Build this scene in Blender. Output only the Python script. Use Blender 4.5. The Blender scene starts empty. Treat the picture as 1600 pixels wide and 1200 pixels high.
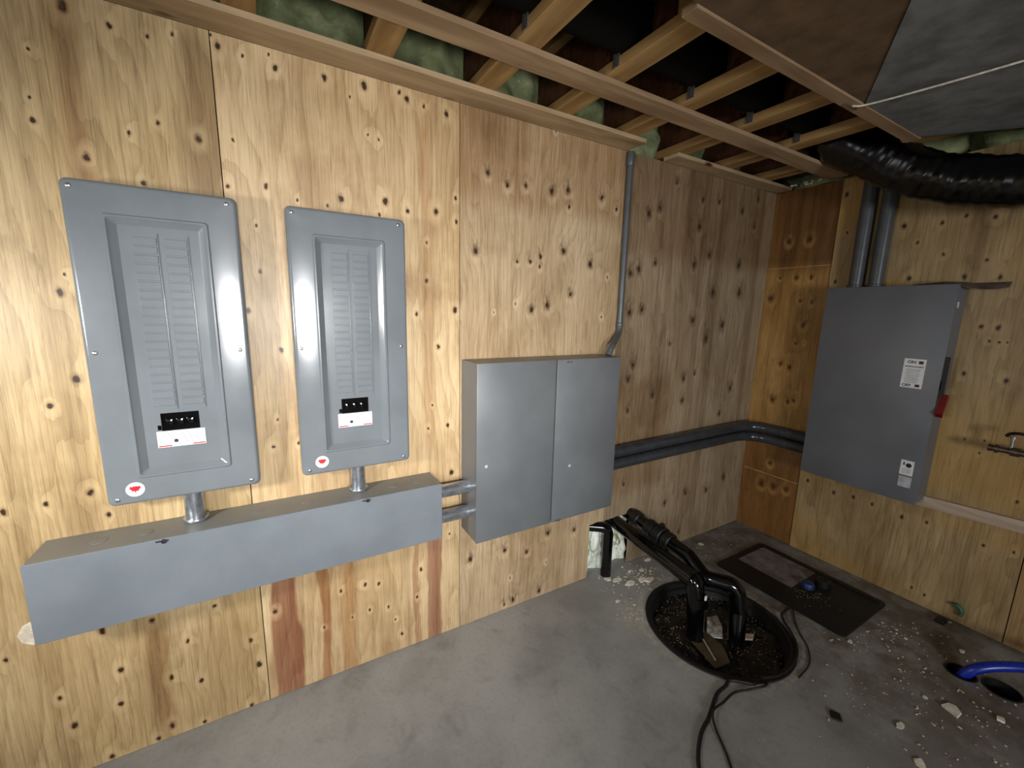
import bpy, bmesh, math, random
from mathutils import Vector, Matrix, noise
random.seed(7)
C = bpy.context.scene.collection
SC = bpy.context.scene
HT, XC = 2.404, 3.158           # wall height, x of the corner

# ---------------------------------------------------------------- camera, world, lights, exposure
def cam_axes(yaw, pit, rol):
    f = Vector((math.sin(yaw)*math.cos(pit), math.cos(yaw)*math.cos(pit), math.sin(pit)))
    r = f.cross(Vector((0, 0, 1))).normalized(); u = r.cross(f)
    return r*math.cos(rol)+u*math.sin(rol), -r*math.sin(rol)+u*math.cos(rol), f
CR, CU, CF = cam_axes(0.52754, -0.17497, 0.02280)
cd = bpy.data.cameras.new('camera'); cam = bpy.data.objects.new('camera', cd); C.objects.link(cam)
cd.sensor_width = 36; cd.lens = 649.42474/1600*36; cd.clip_start = .02
cam.matrix_world = Matrix(((CR.x, CU.x, -CF.x, 0.10016), (CR.y, CU.y, -CF.y, -1.72259), (CR.z, CU.z, -CF.z, 1.58069), (0, 0, 0, 1)))
SC.camera = cam
SC.view_settings.view_transform = 'Standard'
SC.view_settings.look = 'None'
SC.view_settings.gamma = 1
SC.view_settings.exposure = -0.15
w = bpy.data.worlds.new('world'); SC.world = w; w.use_nodes = True
w.node_tree.nodes['Background'].inputs[0].default_value = (.6, .75, 1, 1)
w.node_tree.nodes['Background'].inputs[1].default_value = .3
def area(name, loc, aim, sx, sz, power, col):
    l = bpy.data.lights.new(name, 'AREA'); l.shape = 'RECTANGLE'; l.size = sx; l.size_y = sz; l.energy = power; l.color = col
    o = bpy.data.objects.new(name, l); C.objects.link(o); o.location = loc
    o.rotation_euler = (Vector(aim)-Vector(loc)).to_track_quat('-Z', 'Y').to_euler(); return o
# soft fill placed at unseen added windows, one at left, two behind the camera
area('fill_left', (-4.22, -1.95, 1.75), (0, -1.95, 1.75), .7, 1.1, 16, (.96, .98, 1))
area('fill_front', (.17, -5.12, 1.38), (.17, 0, 1.38), .8, .8, 105, (.97, .98, 1))
area('fill_front_wide', (-2.2, -5.12, 1.25), (-2.2, 0, 1.0), 1.5, 1.3, 8, (.97, .98, 1))
l = area('work_lamp_light', (-1.2, -1.05, 1.54), (.1, 0, .85), .24, .24, 13, (1, .98, .95)); l.data.shape = 'DISK'; l.data.spread = math.radians(105)
l = area('hand_lamp_light', (.13, -2.18, 1.475), (.75, 0, 1.12), .26, .26, 14, (1, .985, .96)); l.data.shape = 'DISK'; l.data.spread = math.radians(86)
# knots seen on the plywood: (across, up, radius) in metres
KM = [(-0.325,2.361,0.0116), (-0.233,2.344,0.0079), (-0.15,2.343,0.0054), (-0.092,2.367,0.0047), (0.005,2.392,0.0041), (0.02,2.367,0.0105), (0.083,2.359,0.0052), (-0.405,2.235,0.0033), (-0.416,2.06,0.0076), (-0.415,2.116,0.0034), (-0.319,1.984,0.0089), (-0.219,2.069,0.0064), (-0.149,2.112,0.0061), (-0.052,2.088,0.0097), (0.014,1.96,0.0074), (-0.2,1.935,0.0066), (-0.403,1.653,0.0037), (-0.419,1.603,0.0095), (0.085,1.696,0.0069), (0.085,1.846,0.0042), (0.04,1.56,0.0086), (0.123,1.976,0.0078), (-0.414,1.347,0.0127), (-0.479,1.272,0.0085), (-0.425,0.986,0.0093), (-0.524,0.971,0.0071), (-0.612,0.964,0.0088), (-0.391,0.904,0.0077), (-0.449,0.5,0.01), (-0.324,0.492,0.0086), (-0.145,0.483,0.0064), (-0.234,0.372,0.0068), (-0.046,0.294,0.0076), (-0.669,0.492,0.0076), (-0.673,0.494,0.0085), (-0.573,0.304,0.0074), (-0.553,0.187,0.0105), (-0.478,0.017,0.0082), (-0.42,0.339,0.009), (-0.434,0.208,0.0081), (-0.292,0.246,0.0086), (-0.308,0.049,0.01), (-0.352,0.017,0.0076), (-0.234,0.372,0.0076), (-0.21,0.192,0.0079), (-0.046,0.292,0.0072), (-0.026,0.179,0.0111), (-0.064,0.007,0.0087), (-0.144,0.483,0.0067), (-0.215,0.014,0.007), (0.083,2.359,0.0051), (0.174,2.35,0.0099), (0.157,2.385,0.0037), (0.323,2.359,0.009), (0.454,2.371,0.0131), (0.613,2.364,0.0103), (0.582,2.381,0.0065), (0.678,2.355,0.0058), (0.77,2.348,0.0101), (0.127,1.977,0.0111), (0.359,1.971,0.0116), (0.52,1.983,0.0124), (0.606,1.962,0.009), (0.724,1.973,0.0116), (0.813,1.944,0.0077), (0.811,2.037,0.0065), (0.313,1.941,0.0052), (0.214,1.947,0.0042), (0.462,2.207,0.0036), (0.502,2.198,0.0055), (0.04,2.104,0.003), (0.084,1.697,0.0065), (0.085,1.846,0.004), (0.683,1.848,0.0053), (0.681,1.695,0.0075), (0.496,1.933,0.0067), (0.406,2.32,0.0034), (0.634,1.559,0.0081), (0.807,1.576,0.011), (0.132,1.42,0.0087), (0.103,1.165,0.0039), (0.083,1.061,0.0062), (0.166,1.065,0.0053), (0.729,1.418,0.0093), (0.699,1.161,0.0044), (0.678,1.058,0.0059), (0.771,1.063,0.0084), (0.788,0.83,0.0119), (0.042,0.386,0.0084), (0.385,0.388,0.008), (0.443,0.372,0.0065), (0.286,0.392,0.006), (0.401,0.26,0.0059), (0.482,0.242,0.0061), (0.51,0.168,0.0043), (0.539,0.081,0.0076), (0.635,0.382,0.0089), (0.615,0.244,0.0058), (0.214,0.246,0.0038), (0.326,0.25,0.004), (0.777,0.524,0.0053), (0.96,2.162,0.0115), (1.057,2.129,0.0111), (1.154,2.14,0.0105), (1.298,2.138,0.0152), (1.392,2.159,0.0136), (1.403,2.083,0.0085), (1.608,2.154,0.0125), (1.711,2.113,0.0095), (0.814,1.944,0.006), (1.308,2.401,0.0059), (1.952,2.123,0.0194), (2.035,2.163,0.0159), (2.397,2.257,0.0132), (2.555,2.268,0.0124), (2.798,2.247,0.015), (2.389,2.103,0.0179), (2.949,2.166,0.0123), (2.157,2.314,0.0108), (0.904,1.834,0.013), (1.116,1.805,0.0077), (1.189,1.811,0.0085), (1.246,1.837,0.0112), (1.243,1.789,0.0081), (1.38,1.875,0.0143), (1.554,1.823,0.0161), (1.435,1.67,0.0136), (1.676,1.766,0.0073), (1.113,1.613,0.0073), (1.204,1.586,0.0139), (1.294,1.609,0.0143), (0.997,1.568,0.0053), (1.651,1.555,0.0075), (0.808,1.576,0.0097), (1.843,1.796,0.0155), (0.887,0.358,0.0133), (1.083,0.35,0.012), (1.22,0.299,0.0095), (1.119,0.177,0.007), (1.14,0.04,0.0136), (1.087,0.031,0.0086), (1.309,0.035,0.0118), (1.35,0.199,0.0067), (1.54,0.344,0.0115), (1.355,0.374,0.0124), (2.387,2.101,0.015), (2.509,1.948,0.0159), (2.373,1.882,0.0197), (2.823,1.909,0.0225), (2.033,1.865,0.0148), (1.905,1.825,0.0189), (2.583,1.722,0.0214), (2.864,1.733,0.0232), (2.957,2.343,0.0149), (1.857,1.584,0.0192), (1.952,1.602,0.0178), (2.411,1.544,0.0195), (2.713,1.518,0.0227), (2.561,1.429,0.0219), (1.915,1.284,0.0162), (1.883,1.201,0.0151), (2.099,1.093,0.0153), (2.374,1.177,0.0153), (2.48,1.201,0.0097), (2.38,1.032,0.0156), (2.885,1.076,0.0193), (1.898,1.01,0.0114), (2.216,1.399,0.0099), (2.791,0.902,0.015), (2.932,0.401,0.0178), (2.509,0.366,0.0133), (2.302,0.338,0.0151), (2.736,0.34,0.0142), (1.911,0.548,0.0087), (2.477,0.083,0.0122), (1.539,0.345,0.0129)]
KR = [(-0.122,2.078,0.0129), (-0.243,2.08,0.0147), (-0.42,2.313,0.011), (-0.451,2.088,0.0075), (-0.198,1.839,0.0127), (-0.285,1.837,0.0107), (-0.092,1.842,0.008), (-0.049,1.705,0.0164), (-0.311,1.676,0.0098), (-0.281,1.531,0.014), (-0.171,1.259,0.0134), (-0.233,1.242,0.0157), (-0.428,1.802,0.0105), (-0.25,1.404,0.0077), (-0.303,1.411,0.006), (-0.242,1.687,0.0091), (-0.15,0.996,0.0165), (-0.251,1.004,0.0116), (-0.287,1.017,0.0104), (-0.318,0.388,0.0139), (-0.15,0.368,0.0173), (-0.235,0.376,0.0167), (-0.192,0.537,0.0123), (-0.599,0.479,0.0112), (-0.447,0.5,0.01), (-0.715,2.086,0.0134), (-0.868,2.08,0.0095), (-0.953,2.098,0.009), (-1.055,2.076,0.0094), (-0.784,1.99,0.007), (-0.898,1.918,0.0085), (-0.777,1.803,0.0123), (-0.99,1.799,0.0109), (-1.112,1.792,0.0102), (-1.086,1.553,0.0097), (-1.142,1.55,0.0102), (-1.122,1.484,0.0061), (-1.156,1.48,0.006), (-1.183,1.483,0.005), (-1.06,1.314,0.0101), (-1.206,1.3,0.0109), (-1.056,1.875,0.0078), (-1.112,0.983,0.0065), (-1.181,0.991,0.0063), (-1.174,0.927,0.0057), (-0.703,0.49,0.0093), (-0.936,0.469,0.0098), (-0.797,0.485,0.0089), (-1.04,0.482,0.0078), (-1.258,0.46,0.0082), (-1.356,0.478,0.0065), (-1.035,0.083,0.0074), (-1.328,0.727,0.0071), (-0.597,0.479,0.0089), (-1.091,0.072,0.0072), (-1.035,0.082,0.0047)]

# ---------------------------------------------------------------- helpers
def lin(r, g, b):
    f = lambda v: (v/255/12.92) if v/255 <= .04045 else ((v/255+.055)/1.055)**2.4
    return (f(r), f(g), f(b), 1)
class Mesh:
    def __init__(s): s.bm = bmesh.new()
    def box(s, x0, x1, y0, y1, z0, z1, bev=0, seg=2, rot=None, at=None):
        b = bmesh.new(); bmesh.ops.create_cube(b, size=1)
        for v in b.verts: v.co = Vector(((x0+x1)/2+v.co.x*(x1-x0), (y0+y1)/2+v.co.y*(y1-y0), (z0+z1)/2+v.co.z*(z1-z0)))
        if bev: bmesh.ops.bevel(b, geom=b.edges[:], offset=bev, segments=seg, affect='EDGES', profile=.5)
        if rot is not None:
            p = Vector(at)
            for v in b.verts: v.co = rot @ (v.co-p)+p
        s.add(b); return s
    def add(s, b):
        m = bpy.data.meshes.new('t'); b.to_mesh(m); b.free(); s.bm.from_mesh(m); bpy.data.meshes.remove(m); return s
    def lathe(s, prof, axis0, axis1, n=24, caps=True):     # prof: (t metres along the axis, radius)
        a = Vector(axis0); d = (Vector(axis1)-a).normalized()
        u = d.orthogonal().normalized(); v = d.cross(u); rings = []
        for t, r in prof:
            rings.append([s.bm.verts.new(a+d*t+(u*math.cos(2*math.pi*k/n)+v*math.sin(2*math.pi*k/n))*r) for k in range(n)])
        for i in range(len(rings)-1):
            for k in range(n): s.bm.faces.new((rings[i][k], rings[i][(k+1) % n], rings[i+1][(k+1) % n], rings[i+1][k]))
        if caps:
            s.bm.faces.new(rings[0][::-1]); s.bm.faces.new(rings[-1])
        return s
    def tube(s, pts, r, n=20, caps=True, rfun=None):
        pts = [Vector(p) for p in pts]; u = None; rings = []
        for i, p in enumerate(pts):
            d = (pts[min(i+1, len(pts)-1)]-pts[max(i-1, 0)]).normalized()
            u = d.orthogonal().normalized() if u is None else (u-d*u.dot(d)).normalized()
            v = d.cross(u); ring = []
            for k in range(n):
                a = 2*math.pi*k/n; rr = r if rfun is None else rfun(i, a)
                ring.append(s.bm.verts.new(p+(u*math.cos(a)+v*math.sin(a))*rr))
            rings.append(ring)
        for i in range(len(rings)-1):
            for k in range(n): s.bm.faces.new((rings[i][k], rings[i][(k+1) % n], rings[i+1][(k+1) % n], rings[i+1][k]))
        if caps:
            s.bm.faces.new(rings[0][::-1]); s.bm.faces.new(rings[-1])
        return s
    def loft(s, loops, cap0=True, cap1=True):
        R = [[s.bm.verts.new(p) for p in L] for L in loops]; n = len(R[0])
        for i in range(len(R)-1):
            for k in range(n):
                try: s.bm.faces.new((R[i][k], R[i][(k+1) % n], R[i+1][(k+1) % n], R[i+1][k]))
                except ValueError: pass
        if cap0: s.bm.faces.new(R[0][::-1])
        if cap1: s.bm.faces.new(R[-1])
        return s
    def prism(s, pts, d):                                 # planar outline pushed along d
        a = [s.bm.verts.new(p) for p in pts]; b = [s.bm.verts.new(Vector(p)+Vector(d)) for p in pts]; n = len(a)
        s.bm.faces.new(a[::-1]); s.bm.faces.new(b)
        for k in range(n): s.bm.faces.new((a[k], a[(k+1) % n], b[(k+1) % n], b[k]))
        return s
    def chunk(s, p, r, flat=.5, seed=0):                  # an irregular crumb
        b = bmesh.new(); bmesh.ops.create_icosphere(b, subdivisions=1, radius=r)
        rz = Matrix.Rotation(random.random()*6.3, 3, 'Z'); sx = random.uniform(.6, 1.5); sy = random.uniform(.5, 1)
        for v in b.verts:
            k = random.uniform(.7, 1.25)
            v.co = rz @ Vector((v.co.x*sx*k, v.co.y*sy*k, v.co.z*flat*k))+Vector(p)
        s.add(b); return s
    def build(s, name, mat, parent=None, smooth=35, loc=None, rot=None):
        bmesh.ops.recalc_face_normals(s.bm, faces=s.bm.faces[:])
        me = bpy.data.meshes.new(name)
        if smooth:
            for f in s.bm.faces: f.smooth = True
            for e in s.bm.edges:
                if len(e.link_faces) == 2 and e.calc_face_angle(0) > math.radians(smooth): e.smooth = False
        s.bm.to_mesh(me); s.bm.free(); me.materials.append(mat)
        o = bpy.data.objects.new(name, me); C.objects.link(o)
        if parent: o.parent = parent
        if loc: o.location = loc
        if rot: o.rotation_euler = rot
        return o
def arc(pts, rad, n=8):                                   # polyline with rounded corners
    P = [Vector(p) for p in pts]; out = [P[0]]
    for i in range(1, len(P)-1):
        a = (P[i-1]-P[i]); b = (P[i+1]-P[i]); la, lb = a.length, b.length; a.normalize(); b.normalize()
        ang = a.angle(b); t = min(rad/math.tan(ang/2), la*.49, lb*.49); p0 = P[i]+a*t; p1 = P[i]+b*t
        for k in range(n+1):
            q = k/n; out.append(p0*(1-q)**2+P[i]*2*q*(1-q)+p1*q*q)
    out.append(P[-1]); return out
def smooth_path(pts, per=8):                              # Catmull-Rom
    P = [Vector(p) for p in pts]; P = [P[0]*2-P[1]]+P+[P[-1]*2-P[-2]]; out = []
    for i in range(1, len(P)-2):
        for k in range(per):
            t = k/per; a, b, c, d = P[i-1:i+3]
            out.append(.5*((2*b)+(c-a)*t+(2*a-5*b+4*c-d)*t*t+(3*b-a-3*c+d)*t**3))
    out.append(P[-2]); return out
def rr(x0, x1, z0, z1, r, y, n=4):                        # rounded rectangle loop in an x-z plane
    out = []
    for cx, cz, a0 in ((x1-r, z1-r, 0), (x0+r, z1-r, 90), (x0+r, z0+r, 180), (x1-r, z0+r, 270)):
        for k in range(n+1):
            a = math.radians(a0+90*k/n); out.append(Vector((cx+r*math.cos(a), y, cz+r*math.sin(a))))
    return out
def tag(o, label, cat, group=None, kind=None):
    o['label'] = label; o['category'] = cat
    if group: o['group'] = group
    if kind: o['kind'] = kind
    return o
def thing(name, loc, label, cat, group=None):
    o = bpy.data.objects.new(name, None); C.objects.link(o); o.location = loc; o.empty_display_size = .05
    return tag(o, label, cat, group)
def structure(o): o['kind'] = 'structure'; return o
def copy_tree(o, parent=None):
    c = o.copy(); C.objects.link(c)
    if parent: c.parent = parent
    for ch in list(o.children): copy_tree(ch, c)
    return c

# ---------------------------------------------------------------- materials
class G:                                                   # tiny node-graph writer
    def __init__(s, name):
        s.m = bpy.data.materials.new(name); s.m.use_nodes = True; s.t = s.m.node_tree; s.N = s.t.nodes; s.L = s.t.links
        s.b = s.N['Principled BSDF']
    def set(s, sock, v):
        if isinstance(v, bpy.types.NodeSocket): s.L.new(v, sock)
        else: sock.default_value = v
    def math(s, op, a, b=0., c=0., clamp=False):
        n = s.N.new('ShaderNodeMath'); n.operation = op; n.use_clamp = clamp
        for i, v in enumerate((a, b, c)): s.set(n.inputs[i], v)
        return n.outputs[0]
    def coord(s): return s.N.new('ShaderNodeTexCoord').outputs['Object']
    def scale(s, v, k, off=(0, 0, 0)):
        n = s.N.new('ShaderNodeMapping'); s.L.new(v, n.inputs[0]); n.inputs['Scale'].default_value = k; n.inputs['Location'].default_value = off
        return n.outputs[0]
    def noise(s, v, sc=1, det=4, rough=.5, dist=0):
        n = s.N.new('ShaderNodeTexNoise'); s.L.new(v, n.inputs['Vector']); n.inputs['Scale'].default_value = sc
        n.inputs['Detail'].default_value = det; n.inputs['Roughness'].default_value = rough; n.inputs['Distortion'].default_value = dist
        return n.outputs['Fac']
    def ramp(s, f, stops, interp='LINEAR'):
        n = s.N.new('ShaderNodeValToRGB'); s.set(n.inputs[0], f); e = n.color_ramp; e.interpolation = interp
        while len(e.elements) < len(stops): e.elements.new(.5)
        for el, (p, col) in zip(e.elements, stops): el.position = p; el.color = col if len(col) == 4 else (*col, 1)
        return n.outputs[0]
    def mr(s, v, a, b, c=0., d=1., kind='SMOOTHSTEP'):
        n = s.N.new('ShaderNodeMapRange'); n.interpolation_type = kind
        for i, q in enumerate((v, a, b, c, d)): s.set(n.inputs[i], q)
        return n.outputs[0]
    def mix(s, f, a, b, mode='MIX'):
        n = s.N.new('ShaderNodeMix'); n.data_type = 'RGBA'; n.blend_type = mode
        s.set(n.inputs[0], f); s.set(n.inputs[6], a); s.set(n.inputs[7], b); return n.outputs[2]
    def bump(s, h, strength=.3, dist=.002):
        n = s.N.new('ShaderNodeBump'); n.inputs['Strength'].default_value = strength; n.inputs['Distance'].default_value = dist
        s.L.new(h, n.inputs['Height']); s.L.new(n.outputs[0], s.b.inputs['Normal'])
    def done(s, col, rough=.5, metal=0., spec=.5, coat=0):
        s.set(s.b.inputs['Base Color'], col); s.set(s.b.inputs['Roughness'], rough); s.b.inputs['Metallic'].default_value = metal
        s.b.inputs['Specular IOR Level'].default_value = spec; s.b.inputs['Coat Weight'].default_value = coat
        return s.m
def plywood(name, axis, knots, light, mid, dark, seed=0, rings=26, ringamp=.35, knotcol=(58, 34, 18), soft=0., bands=(), yellow=None, pale=.3, streak=.5):
    g = G(name); co = g.coord(); sp = g.N.new('ShaderNodeSeparateXYZ'); g.L.new(co, sp.inputs[0])
    u = sp.outputs[axis]; v = sp.outputs[2]; cb = g.N.new('ShaderNodeCombineXYZ'); g.L.new(u, cb.inputs[0]); g.L.new(v, cb.inputs[1]); cb.inputs[2].default_value = seed
    p = cb.outputs[0]
    wob = g.N.new('ShaderNodeTexNoise'); g.L.new(p, wob.inputs['Vector']); wob.inputs['Scale'].default_value = 45; wob.inputs['Detail'].default_value = 2
    sub = g.N.new('ShaderNodeVectorMath'); sub.operation = 'MULTIPLY_ADD'; g.L.new(wob.outputs['Color'], sub.inputs[0]); sub.inputs[1].default_value = (.012, .016, 0); g.L.new(p, sub.inputs[2])
    pw = sub.outputs[0]; D = None
    VS = .68                                                          # knots stand taller than wide
    sq = g.scale(pw, (1, VS, 1)); Dup = None
    upv = g.scale(pw, (1, VS, 1), (.002, -.010, 0))
    for kx, kz, kr in knots:
        n = g.N.new('ShaderNodeVectorMath'); n.operation = 'DISTANCE'; g.L.new(sq, n.inputs[0]); n.inputs[1].default_value = (kx+.006, (kz+.008)*VS, seed)
        q = g.math('MULTIPLY', n.outputs['Value'], 1/max(kr*(.9-.25*soft), .004))
        D = q if D is None else g.math('MINIMUM', D, q)
        if soft > .3 and kr > .0075:
            n = g.N.new('ShaderNodeVectorMath'); n.operation = 'DISTANCE'; g.L.new(upv, n.inputs[0]); n.inputs[1].default_value = (kx+.006, (kz+.008)*VS, seed)
            q = g.math('MULTIPLY', n.outputs['Value'], 1/kr)
            Dup = q if Dup is None else g.math('MINIMUM', Dup, q)
    near = g.mr(D, 0., 7., 1., 0.)                                    # swirl of the grain round a knot
    slow = g.noise(g.scale(p, (2.2, .42, 1)), 1, 3, .5)
    h = g.math('MULTIPLY_ADD', slow, ringamp*4, g.math('MULTIPLY', u, 1.4))
    h = g.math('ADD', h, g.math('MULTIPLY', near, .05))
    h = g.math('ADD', h, g.math('MULTIPLY', g.noise(g.scale(p, (14, 1.1, 1)), 1, 3, .6), .09))
    saw = g.math('FRACT', g.math('MULTIPLY', h, rings))
    ring = g.math('POWER', saw, 3.0)
    fine = g.noise(g.scale(p, (210, 4.5, 1)), 1, 4, .65)
    pores = g.mr(g.noise(g.scale(p, (330, 9, 1), (3, 1, 0)), 1, 3, .6), .60, .74)
    tone = g.noise(g.scale(p, (3.1, 1.1, 1), (seed*3, 2, 0)), 1, 4, .6)
    strip = g.noise(g.scale(p, (11, .25, 1), (seed, 0, 0)), 1, 2, .6)
    col = g.mix(g.mr(tone, .35, .68), lin(*mid), lin(*light))
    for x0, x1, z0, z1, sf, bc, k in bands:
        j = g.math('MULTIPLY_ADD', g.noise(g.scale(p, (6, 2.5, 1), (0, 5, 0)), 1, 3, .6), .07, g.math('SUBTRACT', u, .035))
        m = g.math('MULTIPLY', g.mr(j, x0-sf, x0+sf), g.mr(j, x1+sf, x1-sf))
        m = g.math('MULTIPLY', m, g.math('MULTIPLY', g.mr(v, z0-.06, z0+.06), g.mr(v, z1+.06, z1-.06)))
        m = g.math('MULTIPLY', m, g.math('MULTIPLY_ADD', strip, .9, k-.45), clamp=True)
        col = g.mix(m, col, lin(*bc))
    rat = tuple(min(1, a/c_) for a, c_ in zip(lin(*dark)[:3], lin(*mid)[:3]))+(1,)
    rat2 = tuple(v*.62 for v in rat[:3])+(1,)
    col = g.mix(g.math('MULTIPLY', g.mr(strip, .52, .72), streak), col, rat, 'MULTIPLY')
    col = g.mix(g.math('MULTIPLY', ring, .38), col, rat, 'MULTIPLY')
    col = g.mix(g.math('MULTIPLY', g.mr(fine, .42, .72), .48), col, rat, 'MULTIPLY')
    col = g.mix(g.math('MULTIPLY', pores, .5), col, rat2, 'MULTIPLY')
    if yellow: col = g.mix(g.math('MULTIPLY', g.mr(g.noise(g.scale(p, (1.3, 1.7, 1), (7, seed, 0)), 1, 2), .42, .62), .45), col, lin(*yellow))
    if pale: col = g.mix(g.math('MULTIPLY', g.math('MULTIPLY', g.mr(D, 1.0, 1.7), g.mr(D, 4.5, 1.7)), pale*(1-soft)), col, lin(*[min(255, int(c*1.08)) for c in light]))
    halo = g.math('MULTIPLY', g.mr(D, 1.5+soft*1.6, .6), .35+.15*soft)
    col = g.mix(halo, col, lin(*[int(c*.62) for c in dark]))
    col = g.mix(g.mr(D, .98+soft*.15, .55-.45*soft), col, lin(*knotcol))
    big = g.mr(g.noise(g.scale(p, (2.6, 1.3, 1), (seed*2, 4, 0)), 1, 5, .65, .5), .46, .68)
    col = g.mix(g.math('MULTIPLY', big, .45), col, rat, 'MULTIPLY')
    fl = g.mr(g.noise(g.scale(p, (90, 3.2, 1), (4, seed, 0)), 1, 5, .75), .52, .62)
    col = g.mix(g.math('MULTIPLY', fl, .42), col, rat, 'MULTIPLY')
    blot = g.mr(g.noise(g.scale(p, (5, 2.2, 1), (seed, 9, 0)), 1, 5, .65, .4), .55, .75)
    col = g.mix(g.math('MULTIPLY', blot, .5), col, rat, 'MULTIPLY')
    grey = g.mr(g.noise(g.scale(p, (26, 1.6, 1), (2, seed, 0)), 1, 4, .7), .56, .70)
    col = g.mix(g.math('MULTIPLY', grey, .30), col, lin(*[int(c*.85) for c in dark]))
    if Dup is not None:
        lt = g.math('MULTIPLY', g.mr(D, 4.0, 1.2), g.mr(Dup, 1.4, 3.0))
        col = g.mix(g.math('MULTIPLY', lt, .40), col, lin(*[min(255, int(c*1.08)) for c in light]))
        dn = g.mr(g.noise(g.scale(p, (70, 22, 1)), 1, 4, .65), .38, .62)
        col = g.mix(g.math('MULTIPLY', g.math('MULTIPLY', g.mr(Dup, 3.6, .2), .7), dn), col, lin(*[int(c*.66) for c in dark]))
        col = g.mix(g.mr(D, .95, .25), col, lin(*knotcol))
    hh = g.math('ADD', g.math('MULTIPLY', fine, .6), g.math('MULTIPLY', g.mr(D, 1.1, .5), -.8))
    g.bump(hh, .25, .0015)
    return g.done(col, .40, spec=.42)
def lumber(name, light, dark, axis=1, seed=0):
    g = G(name); co = g.coord(); k = [70, 70, 70]; k[axis] = 3
    f = g.noise(g.scale(co, tuple(k), (seed, seed, 0)), 1, 4, .6)
    k2 = [9, 9, 9]; k2[axis] = 1.2; s = g.noise(g.scale(co, tuple(k2), (0, seed, 3)), 1, 3, .6, .5)
    vor = g.N.new('ShaderNodeTexVoronoi'); k3 = [6, 6, 6]; k3[axis] = 2.6
    g.L.new(g.scale(co, tuple(k3), (seed*.37, .3, .2)), vor.inputs['Vector']); vor.inputs['Scale'].default_value = 1
    col = g.mix(g.mr(s, .38, .66), lin(*light), lin(*dark)); col = g.mix(g.math('MULTIPLY', g.mr(f, .45, .7), .4), col, lin(*dark))
    col = g.mix(g.mr(vor.outputs['Distance'], .13, .04), col, lin(70, 40, 22))
    g.bump(f, .2, .001); return g.done(col, .6, spec=.3)
def plain(name, col, rough=.5, metal=0., nz=.12, sc=30, bump=.0, spec=.5, coat=0, dirt=None):
    g = G(name); co = g.coord(); n = g.noise(co, sc, 5, .6)
    a = lin(*[max(0, int(c*(1-nz))) for c in col]); b = lin(*[min(255, int(c*(1+nz))) for c in col])
    k = g.mix(g.mr(n, .3, .7), a, b)
    if dirt: k = g.mix(g.math('MULTIPLY', g.mr(g.noise(co, dirt[1], 6, .7), dirt[2], dirt[2]+.12), dirt[3]), k, lin(*dirt[0]))
    if bump: g.bump(n, bump, .002)
    return g.done(k, rough, metal, spec, coat)
def osb(name, a, b, sc=38):
    g = G(name); co = g.coord(); vor = g.N.new('ShaderNodeTexVoronoi'); g.L.new(g.scale(co, (1, 1, .45)), vor.inputs['Vector']); vor.inputs['Scale'].default_value = sc
    bw = g.N.new('ShaderNodeRGBToBW'); g.L.new(vor.outputs['Color'], bw.inputs[0])
    col = g.mix(bw.outputs[0], lin(*a), lin(*b)); g.bump(bw.outputs[0], .3, .001); return g.done(col, .7, spec=.25)

grey_paint = plain('grey_enamel', (128, 134, 139), .34, 0, .03, 8, .02, spec=.5)
def enamel(name, col, rough, dust=.0):
    g = G(name); co = g.coord()
    n = g.noise(co, 3, 4, .6); col2 = g.mix(g.mr(n, .3, .7), lin(*[int(c*.95) for c in col]), lin(*[min(255, int(c*1.04)) for c in col]))
    if dust: col2 = g.mix(g.math('MULTIPLY', g.mr(g.noise(co, 55, 6, .7), .5, .7), dust), col2, lin(105, 98, 86))
    g.bump(g.noise(co, 420, 2, .5), .035, .0008)
    return g.done(col2, g.mr(n, .3, .7, rough*.9, rough*1.15), spec=.7)
M_panel = enamel('panel_grey_enamel', (110, 116, 121), .17)
M_cab = enamel('cabinet_grey_enamel', (101, 105, 108), .38)
M_gut = enamel('gutter_grey_enamel', (108, 115, 122), .36, .12)
M_disc = enamel('disconnect_grey_enamel', (99, 102, 107), .42, .10)
M_side = enamel('dusty_grey_enamel', (112, 112, 108), .45, .5)
M_galv = plain('galvanised_steel', (176, 182, 190), .24, .85, .12, 40)
M_pvc = plain('grey_conduit', (76, 79, 82), .36, 0, .06, 20, .03, dirt=((150, 150, 150), 60, .64, .5))
M_pvc_dark = plain('dark_conduit', (52, 55, 59), .2, 0, .08, 20, .03, dirt=((170, 165, 155), 45, .66, .6))
M_blk = plain('black_abs', (6, 6, 7), .13, 0, .2, 30)
M_rub = plain('black_rubber', (14, 14, 14), .5, 0, .2, 60, .2)
M_film = plain('black_film', (5, 5, 6), .24, 0, .2, 12)
M_lid = plain('black_lid', (12, 11, 11), .6, 0, .25, 22, .2, dirt=((70, 64, 52), 90, .58, .5))
M_steel = plain('zinc_steel', (165, 165, 165), .3, .85, .1, 60)
M_dark = plain('dark_cavity', (9, 8, 7), .9, spec=.15)
M_white = plain('white_label', (222, 224, 224), .45, 0, .03, 60)
M_red = plain('red_print', (178, 20, 30), .45, 0, .05)
M_redp = plain('red_plastic', (112, 14, 20), .4, 0, .08)
M_ink = plain('black_print', (26, 24, 28), .5)
M_greyink = plain('grey_print', (128, 130, 134), .5)
M_scrap = plain('foam_scrap', (220, 214, 200), .85, 0, .1, 60, .4)
M_osb = osb('osb_web', (92, 58, 34), (60, 34, 20), 50)
M_sub = osb('osb_subfloor', (86, 62, 40), (52, 36, 24), 40)
M_flange = lumber('joist_lumber', (174, 142, 92), (134, 102, 60), 1, 1)
M_strap = lumber('strap_lumber', (176, 150, 118), (138, 112, 84), 0, 4)
M_trimw = lumber('plate_lumber', (182, 158, 124), (142, 116, 84), 0, 9)
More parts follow.
